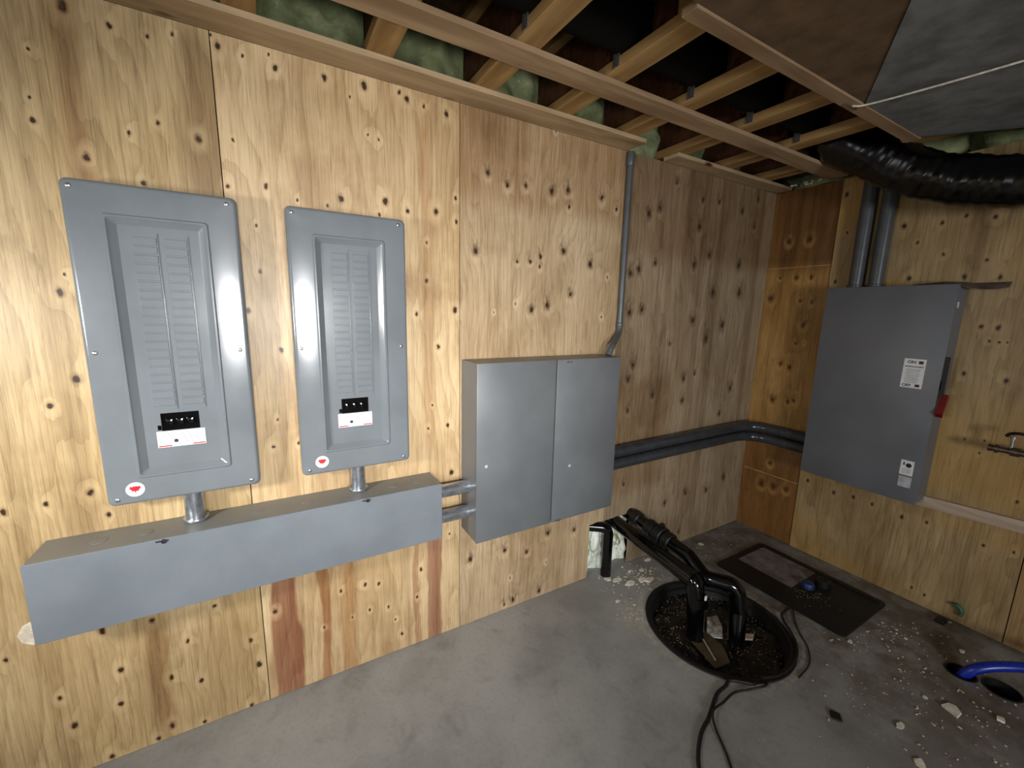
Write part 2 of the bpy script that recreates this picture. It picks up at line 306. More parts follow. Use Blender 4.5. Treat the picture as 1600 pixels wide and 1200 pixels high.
M_board = lumber('pale_board', (200, 182, 162), (162, 142, 120), 1, 6)
M_blue = plain('blue_tube', (20, 44, 150), .3, 0, .15, 90)
M_bluecap = plain('blue_cap', (24, 46, 92), .5)
def foam_mat():
    g = G('green_spray_foam'); co = g.coord(); n = g.noise(co, 7, 5, .6, .6)
    c = g.ramp(n, [(.3, lin(96, 104, 72)), (.5, lin(122, 130, 92)), (.68, lin(156, 162, 120))])
    c = g.mix(g.math('MULTIPLY', g.mr(g.noise(co, 22, 4, .7, 1.5), .62, .72), .5), c, lin(190, 200, 170))
    g.bump(g.noise(co, 16, 5, .65), .6, .015); return g.done(c, .75, spec=.2)
M_foam = foam_mat()
def notch_foam():
    g = G('pale_spray_foam'); co = g.coord(); n = g.noise(g.scale(co, (1, 1, .7)), 13, 3, .6, 1.8)
    c = g.ramp(n, [(.30, lin(130, 128, 92)), (.38, lin(176, 182, 140)), (.45, lin(222, 234, 212)), (.54, lin(244, 250, 242))])
    g.bump(n, .8, .02); return g.done(c, .6, spec=.3)
M_nfoam = notch_foam()
def concrete():
    g = G('concrete'); co = g.coord()
    a = g.noise(co, 1.6, 5, .6); b = g.noise(co, 60, 4, .7); s = g.noise(co, 9, 6, .65, .6)
    c = g.mix(g.mr(a, .35, .66), lin(126, 125, 122), lin(150, 149, 145))
    c = g.mix(g.math('MULTIPLY', g.mr(s, .5, .75), .35), c, lin(96, 90, 84))
    c = g.mix(g.math('MULTIPLY', g.mr(b, .45, .75), .22), c, lin(88, 84, 80))
    # sawdust and soil at right, also painting dimmer light; pale grout by the pit
    sp = g.N.new('ShaderNodeSeparateXYZ'); g.L.new(co, sp.inputs[0])
    dirt = g.math('MULTIPLY', g.mr(g.math('ADD', sp.outputs[0], g.math('MULTIPLY', a, .8)), 2.1, 3.0), g.mr(g.noise(co, 6, 6, .7), .34, .62))
    c = g.mix(g.math('MULTIPLY', dirt, .75), c, lin(84, 70, 54))
    d = g.N.new('ShaderNodeVectorMath'); d.operation = 'DISTANCE'; g.L.new(co, d.inputs[0]); d.inputs[1].default_value = (1.70, -.38, 0)
    c = g.mix(g.math('MULTIPLY', g.math('MULTIPLY', g.mr(d.outputs['Value'], .22, .03), g.mr(g.noise(co, 40, 6, .75, .5), .42, .6)), .7), c, lin(176, 170, 150))
    d2 = g.N.new('ShaderNodeVectorMath'); d2.operation = 'DISTANCE'; g.L.new(co, d2.inputs[0]); d2.inputs[1].default_value = (2.0, -.62, 0)
    e = g.math('ABSOLUTE', g.math('SUBTRACT', d2.outputs['Value'], .375))
    c = g.mix(g.math('MULTIPLY', g.math('MULTIPLY', g.mr(e, .05, .0), g.mr(g.noise(co, 25, 6, .7), .40, .62)), .75), c, lin(168, 164, 152))
    c = g.mix(g.math('MULTIPLY', g.mr(g.noise(co, 120, 3, .6), .70, .76), .5), c, lin(196, 186, 160))
    g.bump(b, .12, .002); return g.done(c, g.mr(a, .3, .7, .48, .66), spec=.35)
M_conc = concrete()
M_block = plain('poured_wall', (120, 114, 104), .8, 0, .08, 6, .2)

# ---------------------------------------------------------------- setting: floor with the pit and two sleeve holes
PX, PY, PR = 2.0, -.62, .335
HOLES = [(2.725, -1.345, .055), (2.757, -1.465, .062)]
def floor_mesh():
    bm = bmesh.new(); E = []
    def loop(pts):
        vs = [bm.verts.new((x, y, 0)) for x, y in pts]
        for i in range(len(vs)): E.append(bm.edges.new((vs[i], vs[(i+1) % len(vs)])))
    loop([(-4.4, -5.3), (3.3, -5.3), (3.3, .12), (-4.4, .12)])
    for cx, cy, r in [(PX, PY, PR)]+HOLES:
        loop([(cx+r*math.cos(2*math.pi*k/56), cy+r*math.sin(2*math.pi*k/56)) for k in range(56)])
    bmesh.ops.triangle_fill(bm, use_beauty=True, edges=E)
    for cx, cy, r, dz in [(PX, PY, PR, .05)]+[(a, b, c, .12) for a, b, c in HOLES]:   # slab edge inside each hole
        n = 56; t = [bm.verts.new((cx+r*math.cos(2*math.pi*k/n), cy+r*math.sin(2*math.pi*k/n), 0)) for k in range(n)]
        b = [bm.verts.new((v.co.x, v.co.y, -dz)) for v in t]
        for k in range(n): bm.faces.new((t[k], t[(k+1) % n], b[(k+1) % n], b[k]))
    bmesh.ops.remove_doubles(bm, verts=bm.verts[:], dist=1e-5)
    for f in bm.faces:
        if abs(f.normal.z) > .5 and f.normal.z < 0: f.normal_flip()
    me = bpy.data.meshes.new('floor'); bm.to_mesh(me); bm.free(); me.materials.append(M_conc)
    o = bpy.data.objects.new('floor', me); C.objects.link(o); return structure(o)
floor = floor_mesh()

T_ = .012
def sheet_y0(x0, x1, notch=None, z1=HT):                    # sheet on the back wall, outline with optional notch
    p = [(x0, 0), (x1, 0), (x1, z1), (x0, z1)]
    if notch == 'right': p = [(x0, .002), (1.655, .002), (1.655, .345), (x1, .345), (x1, z1), (x0, z1)]
    if notch == 'left': p = [(1.99, .002), (x1, .002), (x1, z1), (x0, z1), (x0, .345), (1.99, .345)]
    return Mesh().prism([(x, 0, max(z, .002)) for x, z in p], (0, T_, 0))
def near(K, a, b, z0=-9, z1=9): return [k for k in K if a-.03 < k[0] < b+.03 and z0 < k[1] < z1]
def dedupe(K):
    out = []
    for k in K:
        if all((k[0]-q[0])**2+(k[1]-q[1])**2 > .018**2 for q in out): out.append(k)
    return out
KM = dedupe(KM); KR = dedupe(KR)
P1 = plywood('ply_sheet_a', 0, near(KM, -.7, 0), (198, 174, 132), (178, 152, 108), (128, 102, 64), seed=1, rings=15, ringamp=.22,
             bands=[(-.36, -.30, 1.7, 2.5, .02, (150, 118, 78), .75), (-.08, .02, 1.9, 2.4, .03, (126, 98, 62), .7), (-.34, -.28, 0, .5, .01, (150, 116, 74), .6)])
P2 = plywood('ply_sheet_b', 0, near(KM, .0, .829), (210, 186, 146), (190, 162, 120), (142, 109, 70), seed=2, rings=9, ringamp=.42,
             bands=[(.03, .125, -.1, .60, .008, (150, 104, 76), .95), (.20, .235, -.1, .65, .006, (160, 116, 74), .8), (.29, .34, -.1, .65, .01, (170, 128, 82), .7),
                    (.60, .625, -.1, .66, .004, (168, 128, 96), .8), (.665, .74, -.1, .64, .006, (154, 112, 86), .9), (.66, .71, 1.0, 2.3, .015, (172, 128, 82), .6)], streak=.35)
P3 = plywood('ply_sheet_c', 0, near(KM, .829, 1.765), (200, 178, 146), (178, 154, 120), (130, 103, 70), seed=3, rings=22, ringamp=.30, soft=.35,
             bands=[(.7, 1.9, 2.05, 2.6, .02, (150, 112, 70), .55)])
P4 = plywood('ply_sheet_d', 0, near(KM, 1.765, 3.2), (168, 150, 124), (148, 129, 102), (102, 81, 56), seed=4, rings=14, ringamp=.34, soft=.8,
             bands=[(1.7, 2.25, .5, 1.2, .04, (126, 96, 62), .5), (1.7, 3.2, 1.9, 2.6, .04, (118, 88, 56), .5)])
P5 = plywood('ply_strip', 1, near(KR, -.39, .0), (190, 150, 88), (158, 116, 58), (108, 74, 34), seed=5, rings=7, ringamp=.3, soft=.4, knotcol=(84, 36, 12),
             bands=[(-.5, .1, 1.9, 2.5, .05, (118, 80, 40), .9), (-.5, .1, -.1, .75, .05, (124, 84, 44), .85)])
P6 = plywood('ply_sheet_e', 1, near(KR, -1.387, -.39), (182, 158, 116), (158, 132, 92), (110, 88, 56), seed=6, rings=8, ringamp=.42, soft=.2, yellow=(186, 142, 62))
P7 = plywood('ply_sheet_f', 1, [(-1.6, .9, .01), (-1.9, 1.6, .012), (-1.5, .3, .009)], (176, 146, 102), (158, 126, 84), (118, 88, 52), seed=7)
P0 = plywood('ply_sheet_g', 0, near(KM, -9, -.66)+[(-1.0, 1.4, .009), (-.9, .6, .009), (-1.1, 2.0, .01)], (198, 174, 132), (178, 152, 108), (128, 102, 64), seed=1, rings=15, ringamp=.22)

wb = structure(Mesh().box(-4.4, XC+.12, .10, .14, 0, 2.72).build('wall_back', M_dark, smooth=0))
for k in range(12):                                          # studs behind the sheathing
    pass
sheets = [(sheet_y0(-1.9, -.8305), P0), (sheet_y0(-.829, -.0015), P1), (sheet_y0(.0015, .8275), P2),
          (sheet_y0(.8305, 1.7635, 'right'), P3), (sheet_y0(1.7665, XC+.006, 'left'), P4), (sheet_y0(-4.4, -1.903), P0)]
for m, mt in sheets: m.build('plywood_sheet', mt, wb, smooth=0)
wr = structure(Mesh().box(XC+.08, XC+.12, -5.3, .10, 0, 2.72).build('wall_right', M_dark, smooth=0))
def sheet_x(y0, y1, dx=0): return Mesh().prism([(XC+dx, y0, .002), (XC+dx, y1, .002), (XC+dx, y1, HT), (XC+dx, y0, HT)], (T_, 0, 0))
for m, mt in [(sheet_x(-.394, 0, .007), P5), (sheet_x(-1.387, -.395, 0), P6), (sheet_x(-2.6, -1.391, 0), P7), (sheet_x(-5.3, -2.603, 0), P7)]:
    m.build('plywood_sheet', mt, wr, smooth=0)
# thin pale chalk line and saw kerf on the orange strip
Mesh().box(XC+.0045, XC+.0075, -.385, -.012, .4505, .4535).build('saw_kerf', plain('pale_edge', (196, 150, 100), .6), wr, smooth=0)
Mesh().box(XC+.0045, XC+.0075, -.385, -.012, 1.905, 1.908).build('saw_kerf', bpy.data.materials['pale_edge'], wr, smooth=0)
def wall_open(name, fixed, axis, a0, a1, openings, mat, thick):
    m = Mesh(); xs = sorted(openings); cur = a0
    def bx(p0, p1, z0, z1):
        if axis == 'y': m.box(fixed-thick, fixed, p0, p1, z0, z1)
        else: m.box(p0, p1, fixed-thick, fixed, z0, z1)
    for (o0, o1, z0, z1) in xs:
        bx(cur, o0, 0, 2.72); bx(o0, o1, 0, z0); bx(o0, o1, z1, 2.72); cur = o1
    bx(cur, a1, 0, 2.72); return structure(m.build(name, mat, smooth=0))
wall_open('wall_left', -4.26, 'y', -5.3, .10, [(-2.4, -1.5, 1.1, 2.35)], M_block, .14)
wall_open('wall_front', -5.16, 'x', -4.4, XC+.12, [(-3.0, -1.4, .65, 2.05), (-.33, .67, .85, 1.95)], M_block, .14)
M_pane = plain('window_pane', (225, 232, 238), .1); M_vinyl = plain('white_vinyl', (225, 225, 222), .4)
def window(n, kind, a0, a1, z0, z1, f):
    m = Mesh(); p = Mesh(); t = .05
    B = (lambda a, b, c, d, e0, e1, M: M.box(f-.10-e1, f-.10+e0, a, b, c, d)) if kind == 'y' else (lambda a, b, c, d, e0, e1, M: M.box(a, b, f-.10-e1, f-.10+e0, c, d))
    for q in ((a0, a0+t, z0, z1), (a1-t, a1, z0, z1), (a0+t, a1-t, z0, z0+t), (a0+t, a1-t, z1-t, z1), ((a0+a1)/2-.02, (a0+a1)/2+.02, z0+t, z1-t)): B(*q, .03, .03, m)
    B(a0+t, a1-t, z0+t, z1-t, .0, .006, p)
    o = structure(m.build(n, M_vinyl, smooth=0)); p.build('pane', M_pane, o, smooth=0)
window('added_window_1', 'y', -2.4, -1.5, 1.1, 2.35, -4.26); window('added_window_2', 'x', -3.0, -1.4, .65, 2.05, -5.16); window('added_window_3', 'x', -.33, .67, .85, 1.95, -5.16)  # unseen windows added to hold the soft fill lights
structure(Mesh().box(-4.4, XC+.12, -5.3, .14, 2.72, 2.74).build('ceiling', M_sub, smooth=0))

# straps nailed along the ceiling
def strap(name, x0, x1, y0, y1, z0, z1, mat, bev=.0015):
    return Mesh().box(x0, x1, y0, y1, z0, z1, bev, 1).build(name, mat, smooth=0)
for i, a in enumerate([(-4.2, 1.762, -.128, -.001, HT, HT+.019, M_trimw), (2.03, XC, -.100, -.001, HT, HT+.019, M_trimw)]):
    structure(strap('trim_%d' % (i+1), *a))
tag(strap('ceiling_strap', -4.2, 3.10, -.438, -.338, HT, HT+.019, M_strap), 'long pale wooden strap nailed across the joists, parallel to the back wall', 'wooden strap')
tag(strap('ceiling_strap', 1.16, 2.76, -.852, -.800, HT-.004, HT+.019, M_strap), 'narrow wooden strap along the edge of the dark metal ceiling panels', 'wooden strap')

# ---------------------------------------------------------------- joists
names = ['wooden I-joist hidden mostly behind the top plate, leftmost in view', 'wooden I-joist second from the left, its flange stopping above the smaller panel',
         'wooden I-joist third from the left, above the seam between the second and third plywood sheets', 'wooden I-joist fourth from the left, directly left of the thin conduit',
         'wooden I-joist meeting the back wall beside the top of the thin conduit', 'wooden I-joist crossing just right of the open gap beside the thin conduit',
         'wooden I-joist second from the right corner, its flange lit along one edge', 'wooden I-joist nearest to the right corner above the grey disconnect']
def joist(x, label):
    t = thing('ceiling_joist', (x, 0, HT+.019), label, 'joist', 'engineered joists overhead')
    y0, y1 = -5.1, .085
    Mesh().box(-.0445, .0445, y0, y1, 0, .038, .002, 1).build('bottom_flange', M_flange, t, smooth=0)
    Mesh().box(-.0445, .0445, y0, y1, .262, .30, .002, 1).build('top_flange', M_flange, t, smooth=0)
    w_ = Mesh(); w_.box(-.005, .005, -.415, y1, .038, .262).box(-.005, .005, y0, -.605, .038, .262).box(-.005, .005, -.605, -.415, .232, .262)
    w_.build('web', M_osb, t, smooth=0)
    Mesh().box(-.042, -.006, -.80, -.735, .040, .26, .002, 1).build('web_stiffener', M_flange, t, smooth=0)
    cl = Mesh(); cl.box(-.0485, -.0445, -.50, -.47, .005, .07); cl.box(-.0485, -.020, -.50, -.47, .068, .071)
    cl.build('metal_clip', M_steel, t, smooth=0)
    return t
JX = [.085, .485, .885, 1.26, 1.66, 2.06, 2.46, 2.86]
for x, nme in zip(JX, names): joist(x, nme)
duct = Mesh().tube([(-2.6+.0605*k, -.51, HT+.019+.038+.09) for k in range(96)], .083, 24, rfun=lambda i, a: .083+.003*(i % 2))
tag(duct.build('flexible_duct', M_dark, smooth=60), 'straight black duct running through the joist webs above the back wall', 'duct')

# green foam in the joist bays along the back wall, and above the right wall
def foam_sheet(x0, x1, z0, z1, y, amp, seed, nx=26, nz=18, axis='y'):
    m = Mesh(); V = []
    for i in range(nx+1):
        for j in range(nz+1):
            a = x0+(x1-x0)*i/nx; b = z0+(z1-z0)*j/nz
            e = min(1, 4*min(i/nx, 1-i/nx)+.15)
            d = amp*(noise.noise(Vector((a*5, b*6, seed)))+.5*noise.noise(Vector((a*14, b*14, seed)))+.6)*e
            V.append(m.bm.verts.new((a, y-d, b) if axis == 'y' else (y-d, a, b)))
    for i in range(nx):
        for j in range(nz): m.bm.faces.new((V[i*(nz+1)+j], V[(i+1)*(nz+1)+j], V[(i+1)*(nz+1)+j+1], V[i*(nz+1)+j+1]))
    return m
allm = Mesh(); edges = [-.36]+[x for x in JX]+[XC+.05]
for i in range(len(edges)-1):
    b = bmesh.new(); m = foam_sheet(edges[i]+.007, edges[i+1]-.007, HT+.0, 2.72, .085, .085, i*3.1); me = bpy.data.meshes.new('t'); m.bm.to_mesh(me); allm.bm.from_mesh(me); bpy.data.meshes.remove(me); m.bm.free(); b.free()
tag(allm.build('spray_foam', M_foam, smooth=80), 'green spray foam filling the joist bays behind the top plate', 'insulation', kind='stuff')
f2 = foam_sheet(-1.9, -.0, HT+.0, 2.72, XC+.07, .11, 44, 70, 18, axis='x')
tag(f2.build('spray_foam', M_foam, smooth=80), 'green and white spray foam along the top edge of the right wall', 'insulation', kind='stuff')
m = Mesh()
for i in range(9):
    m.chunk((random.uniform(XC-.03, XC+.01), random.uniform(-.30, -.10), HT+random.uniform(.012, .03)), .018)
tag(m.build('foam_drip', M_scrap, smooth=80), 'pale lump of hardened foam on top of the right wall near the corner', 'insulation', kind='stuff')

# ---------------------------------------------------------------- sheet metal panels under the joists, cord
M_pan = plain('brown_panel', (104, 84, 64), .55, .0, .15, 9, .05)  # brown panel beside the grey one, meeting it along a diagonal
M_pan2 = plain('dull_duct_metal', (122, 126, 126), .5, .1, .15, 9, .05)
zt = HT+.004
pa = Mesh().prism([(-4.2, -.853, zt), (2.171, -.853, zt), (1.05, -1.46, zt), (-1.25, -2.7, zt), (-4.2, -2.7, zt)], (0, 0, .013))
tag(pa.build('ceiling_panel', M_pan, smooth=0), 'dark brownish panel under the joists at the top right', 'ceiling panel')
pb = Mesh().prism([(2.176, -.853, zt-.003), (2.73, -.853, zt-.003), (3.10, -1.27, zt-.003), (3.10, -2.7, zt-.003), (-1.24, -2.7, zt-.003)], (0, 0, .013))
tag(pb.build('ceiling_panel', M_pan2, smooth=0), 'dull grey sheet metal panel under the joists, above the black flexible duct', 'ceiling panel')
cord = Mesh().tube(smooth_path([(2.13, -.822, HT-.006), (2.16, -.90, HT-.012), (2.20, -1.25, HT-.018), (2.27, -1.9, HT-.014), (2.33, -2.5, HT-.004)]), .0035, 8)
t = cord.build('hanging_cord', M_scrap); tag(t, 'thin pale cord stretched under the grey ceiling panel', 'cord')
Mesh().box(2.085, 2.175, -.83, -.822, HT-.010, HT-.0045).build('metal_hook', M_steel, t, smooth=0)

# ---------------------------------------------------------------- breaker panels
TOGGLE = Mesh
def breaker_panel(x0, z0, label):
    t = thing('breaker_panel', (x0, -.051, z0), label, 'breaker panel', 'flush breaker panels on the back wall')
    W_, H_, D = .418, .995, .034
    t.scale = (.961, 1, .956)
    Mesh().box(.020, W_-.020, -.004, .0505, .022, H_-.022, .003, 1).build('enclosure', M_side, t, smooth=0)
    m = Mesh(); L = [rr(.004, W_-.004, .004, H_-.004, .012, -.001)]
    for a in (0, 18, 36, 54, 72, 90):
        a = math.radians(a); i = .012*(1-math.cos(math.pi/2-a)) if 0 else .012*(1-math.cos(a))
        L.append(rr(i*1.0, W_-i, i, H_-i, .018, -(D-.012)-.012*math.sin(a)))
    for (a, b, c, d, r, dy) in ((.080, .336, .084, .908, .010, 0), (.084, .332, .088, .904, .010, -.0035), (.089, .327, .093, .899, .009, -.0035), (.092, .324, .096, .896, .008, 0),
                                (.096, .320, .099, .893, .008, .002), (.108, .308, .110, .882, .006, .014)):
        L.append(rr(a, b, c, d, r, -D+dy))
    L.append(rr(.112, .304, .114, .878, .005, -D+.0155))
    m.loft(L, cap0=False, cap1=False).build('cover', M_panel, t, smooth=32)
    # door with its stamped breaker positions
    yd = -D+.0145; d = Mesh()
    o_ = rr(.1095, .3065, .1115, .8805, .005, yd); hl = rr(.154, .256, .232, .292, .001, yd); hb = [p+Vector((0, .010, 0)) for p in hl]
    ob = [p+Vector((0, .004, 0)) for p in o_]
    d.loft([ob, o_, hl, hb], cap0=False, cap1=False)
    for cx0, cx1 in ((.1405, .1985), (.2165, .2745)):
        for k in range(20):
            zc = .328+.0268*k
            d.box(cx0, cx1, yd-.0032, yd+.001, zc-.0112, zc+.0112, .0012, 1)
    for gx in (.1995, .2755): d.box(gx, gx+.0018, yd-.0034, yd+.001, .305, .862)
    d.build('door', M_panel, t, smooth=32)
    g = Mesh()                                               # hairline shadow gaps cut round the door positions
    br = Mesh().box(.150, .260, yd+.006, yd+.03, .228, .296).build('main_breaker', M_blk, t, smooth=0)
    for k in range(3):
        Mesh().box(.166+.028*k, .186+.028*k, yd-.004, yd+.0055, .250, .272, .002).build('toggle', M_blk, br)
    Mesh().box(.144, .1535, yd-.003, yd+.0, .236, .252, .001, 1).build('side_tab', M_blk, t, smooth=0)
    lb = Mesh().box(.139, .268, yd-.0012, yd-.0004, .176, .231).build('warning_label', M_white, t, smooth=0)
    tag_lines = Mesh()
    for k in range(5): tag_lines.box(.146, .262-.01*(k % 2), yd-.0016, yd-.0012, .219-.0072*k, .2205-.0072*k)
    tag_lines.build('print_lines', M_greyink, lb, smooth=0)
    Mesh().lathe([(0, .0001), (.0001, .006), (.0006, .006)], (.188, yd-.0012, .196), (.188, yd-.0022, .196), 14).build('black_dot', M_ink, lb)
    for a, b_ in ((.141, .176), (.232, .267)): Mesh().box(a, b_, yd-.0017, yd-.0012, .178, .182).build('red_print', M_red, lb, smooth=0)
    st = Mesh().lathe([(0, .024), (.0007, .024)], (.071, -D-.0002, .050), (.071, -D-.001, .050), 32).build('round_sticker', M_white, t)
    leaf = [(0, -1), (.12, -.45), (.62, -.5), (.5, -.22), (1, .18), (.74, .28), (.80, .62), (.42, .48), (.2, .62), (0, .52)]
    pts = [(x, z) for x, z in leaf]+[(-x, z) for x, z in leaf[-2:0:-1]]
    Mesh().prism([(.071+.0165*x, -D-.0014, .052+.0155*z) for x, z in pts], (0, .0006, 0)).build('red_leaf', M_red, st, smooth=0)
    for sx, sz in ((.021, .973), (.390, .973), (.024, .497), (.391, .497), (.025, .021), (.390, .021)):
        s = Mesh().lathe([(0, .0062), (.0016, .0062), (.0026, .0045), (.0030, .002), (.0031, .0002)], (sx, -D+.0003, sz), (sx, -D-.003, sz), 16).build('screw', M_steel, t)
    return t
breaker_panel(-.365, .957, 'larger-looking grey breaker panel on the left, nearest the camera, with empty knockout rows')
breaker_panel(.169, .957, 'grey breaker panel between the left panel and the two-door grey cabinet')

# nipples, gutter box, stubs, cabinet
def conduit(name, pts, r, mat, label, cat='conduit', group=None, rings=()):
    t = thing(name, (0, 0, 0), label, cat, group)
    Mesh().tube(pts, r, 24).build('pipe', mat, t, smooth=50)
    for p0, p1, rr_ in rings:
        L = (Vector(p1)-Vector(p0)).length
        Mesh().lathe([(0, rr_*.93), (.003, rr_), (L-.003, rr_), (L, rr_*.93)], p0, p1, 24).build('coupling', mat, t, smooth=40)
    return t
conduit('conduit_nipple', [(-.160, -.050, .8548), (-.160, -.050, .977)], .0285, M_galv, 'short shiny steel conduit between the left breaker panel and the long grey box', group='short steel conduits',
        rings=[((-.160, -.050, .8548), (-.160, -.050, .868), .036)])
conduit('conduit_nipple', [(.367, -.050, .8548), (.367, -.050, .977)], .0285, M_galv, 'short shiny steel conduit between the right breaker panel and the long grey box', group='short steel conduits',
        rings=[((.367, -.050, .8548), (.367, -.050, .868), .036)])
gt = thing('wiring_gutter', (0, 0, 0), 'long low grey metal wiring box under the two breaker panels', 'wiring box')
gx0, gx1, gz0, gz1 = -.542, .685, .605, .8535
Mesh().box(gx0+.003, gx1-.003, -.146, -.0005, gz0+.003, gz1, .0015, 1).build('box_body', M_side, gt, smooth=0)
Mesh().box(gx0, gx1, -.151, -.1465, gz0, gz1+.001, .0012, 1).build('front_cover', M_gut, gt, smooth=0)
for kx in (-.40, -.29, .02, .18, .50, .60):
    Mesh().lathe([(0, .021), (.0008, .021), (.0012, .019)], (kx, -.075, gz1), (kx, -.075, gz1+.0012), 20).build('knockout', M_side, gt)
for kx in (-.236, .379):
    l = Mesh(); l.box(kx-.016, kx+.016, -.1535, -.151, gz1-.0085, gz1-.004, .0008, 1); l.lathe([(0, .0075), (.003, .007), (.0035, .003)], (kx+.004, -.151, gz1-.008), (kx+.004, -.156, gz1-.008), 12)
    l.build('latch_screw', M_ink, gt)
for kz in (.786, .664):
    conduit('conduit_nipple', [(.686, -.078, kz), (.8375, -.078, kz)], .029, M_galv, '%s short horizontal steel conduit joining the long box to the two-door cabinet' % ('upper' if kz > .7 else 'lower'), group='short steel conduits',
            rings=[])
cb = thing('splitter_cabinet', (0, 0, 0), 'grey metal wall cabinet with two doors, in the middle of the back wall', 'cabinet')
cx0, cx1, cz0, cz1 = .836, 1.645, .543, 1.360
Mesh().box(cx0+.002, cx1-.002, -.158, -.0005, cz0+.002, cz1-.001, .002, 1).build('cabinet_body', M_cab, cb, smooth=0)
d1 = Mesh().box(cx0, 1.2425, -.170, -.1585, cz0, cz1, .003, 2).build('door', M_cab, cb)
d2 = Mesh().box(1.2475, cx1, -.1735, -.1585, cz0+.002, cz1, .003, 2).build('door', M_cab, cb)
M_dent = plain('bare_scuff', (190, 194, 198), .3, .3)
for par, x, y, z in ((d1, .884, -.1705, .902), (d2, 1.345, -.174, .828)):
    Mesh().lathe([(0, .008), (.0006, .006), (.0009, .001)], (x, y+.0006, z), (x, y-.0006, z), 12).build('scuff', M_dent, par)
for x, z in ((1.315, cz1-.012), (1.285, cz0+.008)):
    h = Mesh(); h.box(x-.018, x+.018, -.1765, -.1735, z-.003, z+.004, .001, 1); h.lathe([(0, .006), (.004, .006)], (x+.006, -.1735, z), (x+.006, -.179, z), 12)
    h.build('lock_tab', M_steel, d2)
M_line = M_pvc
conduit('wall_conduit', arc([(1.768, -.020, 2.395), (1.768, -.020, 1.475), (1.655, -.090, 1.405), (1.632, -.090, 1.362)], .055, 8), .0165, M_pvc, 'thin grey vertical conduit from the ceiling down to the top of the two-door cabinet',
        rings=[((1.768, -.020, 2.33), (1.768, -.020, 2.395), .0205), ((1.768, -.020, 1.505), (1.768, -.020, 1.53), .019)])
for i, kz in enumerate((.800, .726)):
    off = .045
    conduit('wall_conduit', arc([(1.6455, -off, kz-.008), (XC-off-.005, -off, kz), (XC-off-.005, -.455, kz-.004)], .20, 12), .0335, M_pvc_dark,
            '%s of the two thick horizontal conduits bending round the corner to the disconnect' % ('upper' if i == 0 else 'lower'), group='thick conduits',
            rings=[((1.6455, -off, kz-.008), (1.662, -off, kz-.008), .040), ((XC-off-.005, -.435, kz-.004), (XC-off-.005, -.4555, kz-.004), .040)])
for i, y in enumerate((-.552, -.648)):
    conduit('wall_conduit', [(XC-.045, y, 1.7565), (XC-.045, y, 2.05), (XC-.045, y, 2.62)], .0345, M_pvc, '%s of the two thick grey conduits rising from the top of the disconnect' % ('left' if i == 0 else 'right'), group='thick conduits',
            rings=[((XC-.045, y, 1.7565), (XC-.045, y, 1.775), .041)])

# ---------------------------------------------------------------- disconnect
dc = thing('safety_disconnect', (0, 0, 0), 'large dark grey safety disconnect box on the right wall with white labels', 'disconnect box')
dy0, dy1, dz0, dz1, dd = -1.017, -.456, .607, 1.756, .15
Mesh().box(XC-dd+.006, XC-.0005, dy0+.004, dy1-.002, dz0+.003, dz1-.001, .002, 1).build('box_body', M_disc, dc, smooth=0)
dr = Mesh().box(XC-dd, XC-dd+.0058, dy0, dy1, dz0, dz1, .002, 2).build('door', M_disc, dc)
Mesh().box(XC-dd+.004, XC-dd+.012, dy0-.010, dy0-.0005, 1.640, 1.672, .0015, 1).build('hasp', M_steel, dc)
xl = XC-dd
def rect_x(m, y0, y1, z0, z1, e): m.box(xl-e, xl-e+.0004, y0, y1, z0, z1); return m
lb = rect_x(Mesh(), -.953, -.866, 1.226, 1.379, .0008).build('switch_label', M_white, dr, smooth=0)
def text(s, size, y, z, mat, par, e=.0014):                    # raised lettering facing the room (-x)
    cu = bpy.data.curves.new('t', 'FONT'); cu.body = s; cu.size = size; cu.extrude = .0002; cu.offset = .0004
    tmp = bpy.data.objects.new('t', cu); C.objects.link(tmp)
    me = bpy.data.meshes.new_from_object(tmp.evaluated_get(bpy.context.evaluated_depsgraph_get())); bpy.data.objects.remove(tmp)
    me.transform(Matrix(((0, 0, -1, xl-e), (-1, 0, 0, y), (0, 1, 0, z), (0, 0, 0, 1))))
    me.materials.clear(); me.materials.append(mat)
    o = bpy.data.objects.new('lettering', me); C.objects.link(o); o.parent = par; return o
text('ON', .021, -.881, 1.355, M_ink, lb); text('OFF', .021, -.873, 1.232, M_ink, lb)
text('A DANGER', .0085, -.874, 1.337, M_greyink, lb) if 0 else None
M_dred = plain('dark_red_print', (70, 14, 24), .5)
for a, b_ in ((1.354, 1.369), (1.233, 1.247)): rect_x(Mesh(), -.943, -.925, a, b_, .0013).build('switch_mark', M_dred, lb, smooth=0)
q = Mesh(); rect_x(q, -.948, -.872, 1.335, 1.341, .0013)
for k in range(9): rect_x(q, -.940+.004*(k % 3), -.880, 1.322-.0085*k, 1.3245-.0085*k, .0013)
q.build('print_lines', M_greyink, lb, smooth=0)
lb2 = rect_x(Mesh(), -.984, -.930, .757, .838, .0008).build('warning_label', M_white, dr, smooth=0)
Mesh().lathe([(0, .012), (.0006, .012)], (xl-.0008, -.963, .812), (xl-.002, -.963, .812), 18).build('black_dot', M_ink, lb2)
q = Mesh(); rect_x(q, -.946, -.940, .810, .826, .0013); q.build('black_bar', M_ink, lb2, smooth=0)
q = Mesh()
for k in range(4): rect_x(q, -.976, -.938, .790-.008*k, .7925-.008*k, .0013)
q.build('print_lines', M_greyink, lb2, smooth=0)
rect_x(Mesh(), -.985, -.932, .690, .748, .0008).build('blank_label', plain('grey_label', (176, 178, 184), .5), dr, smooth=0)
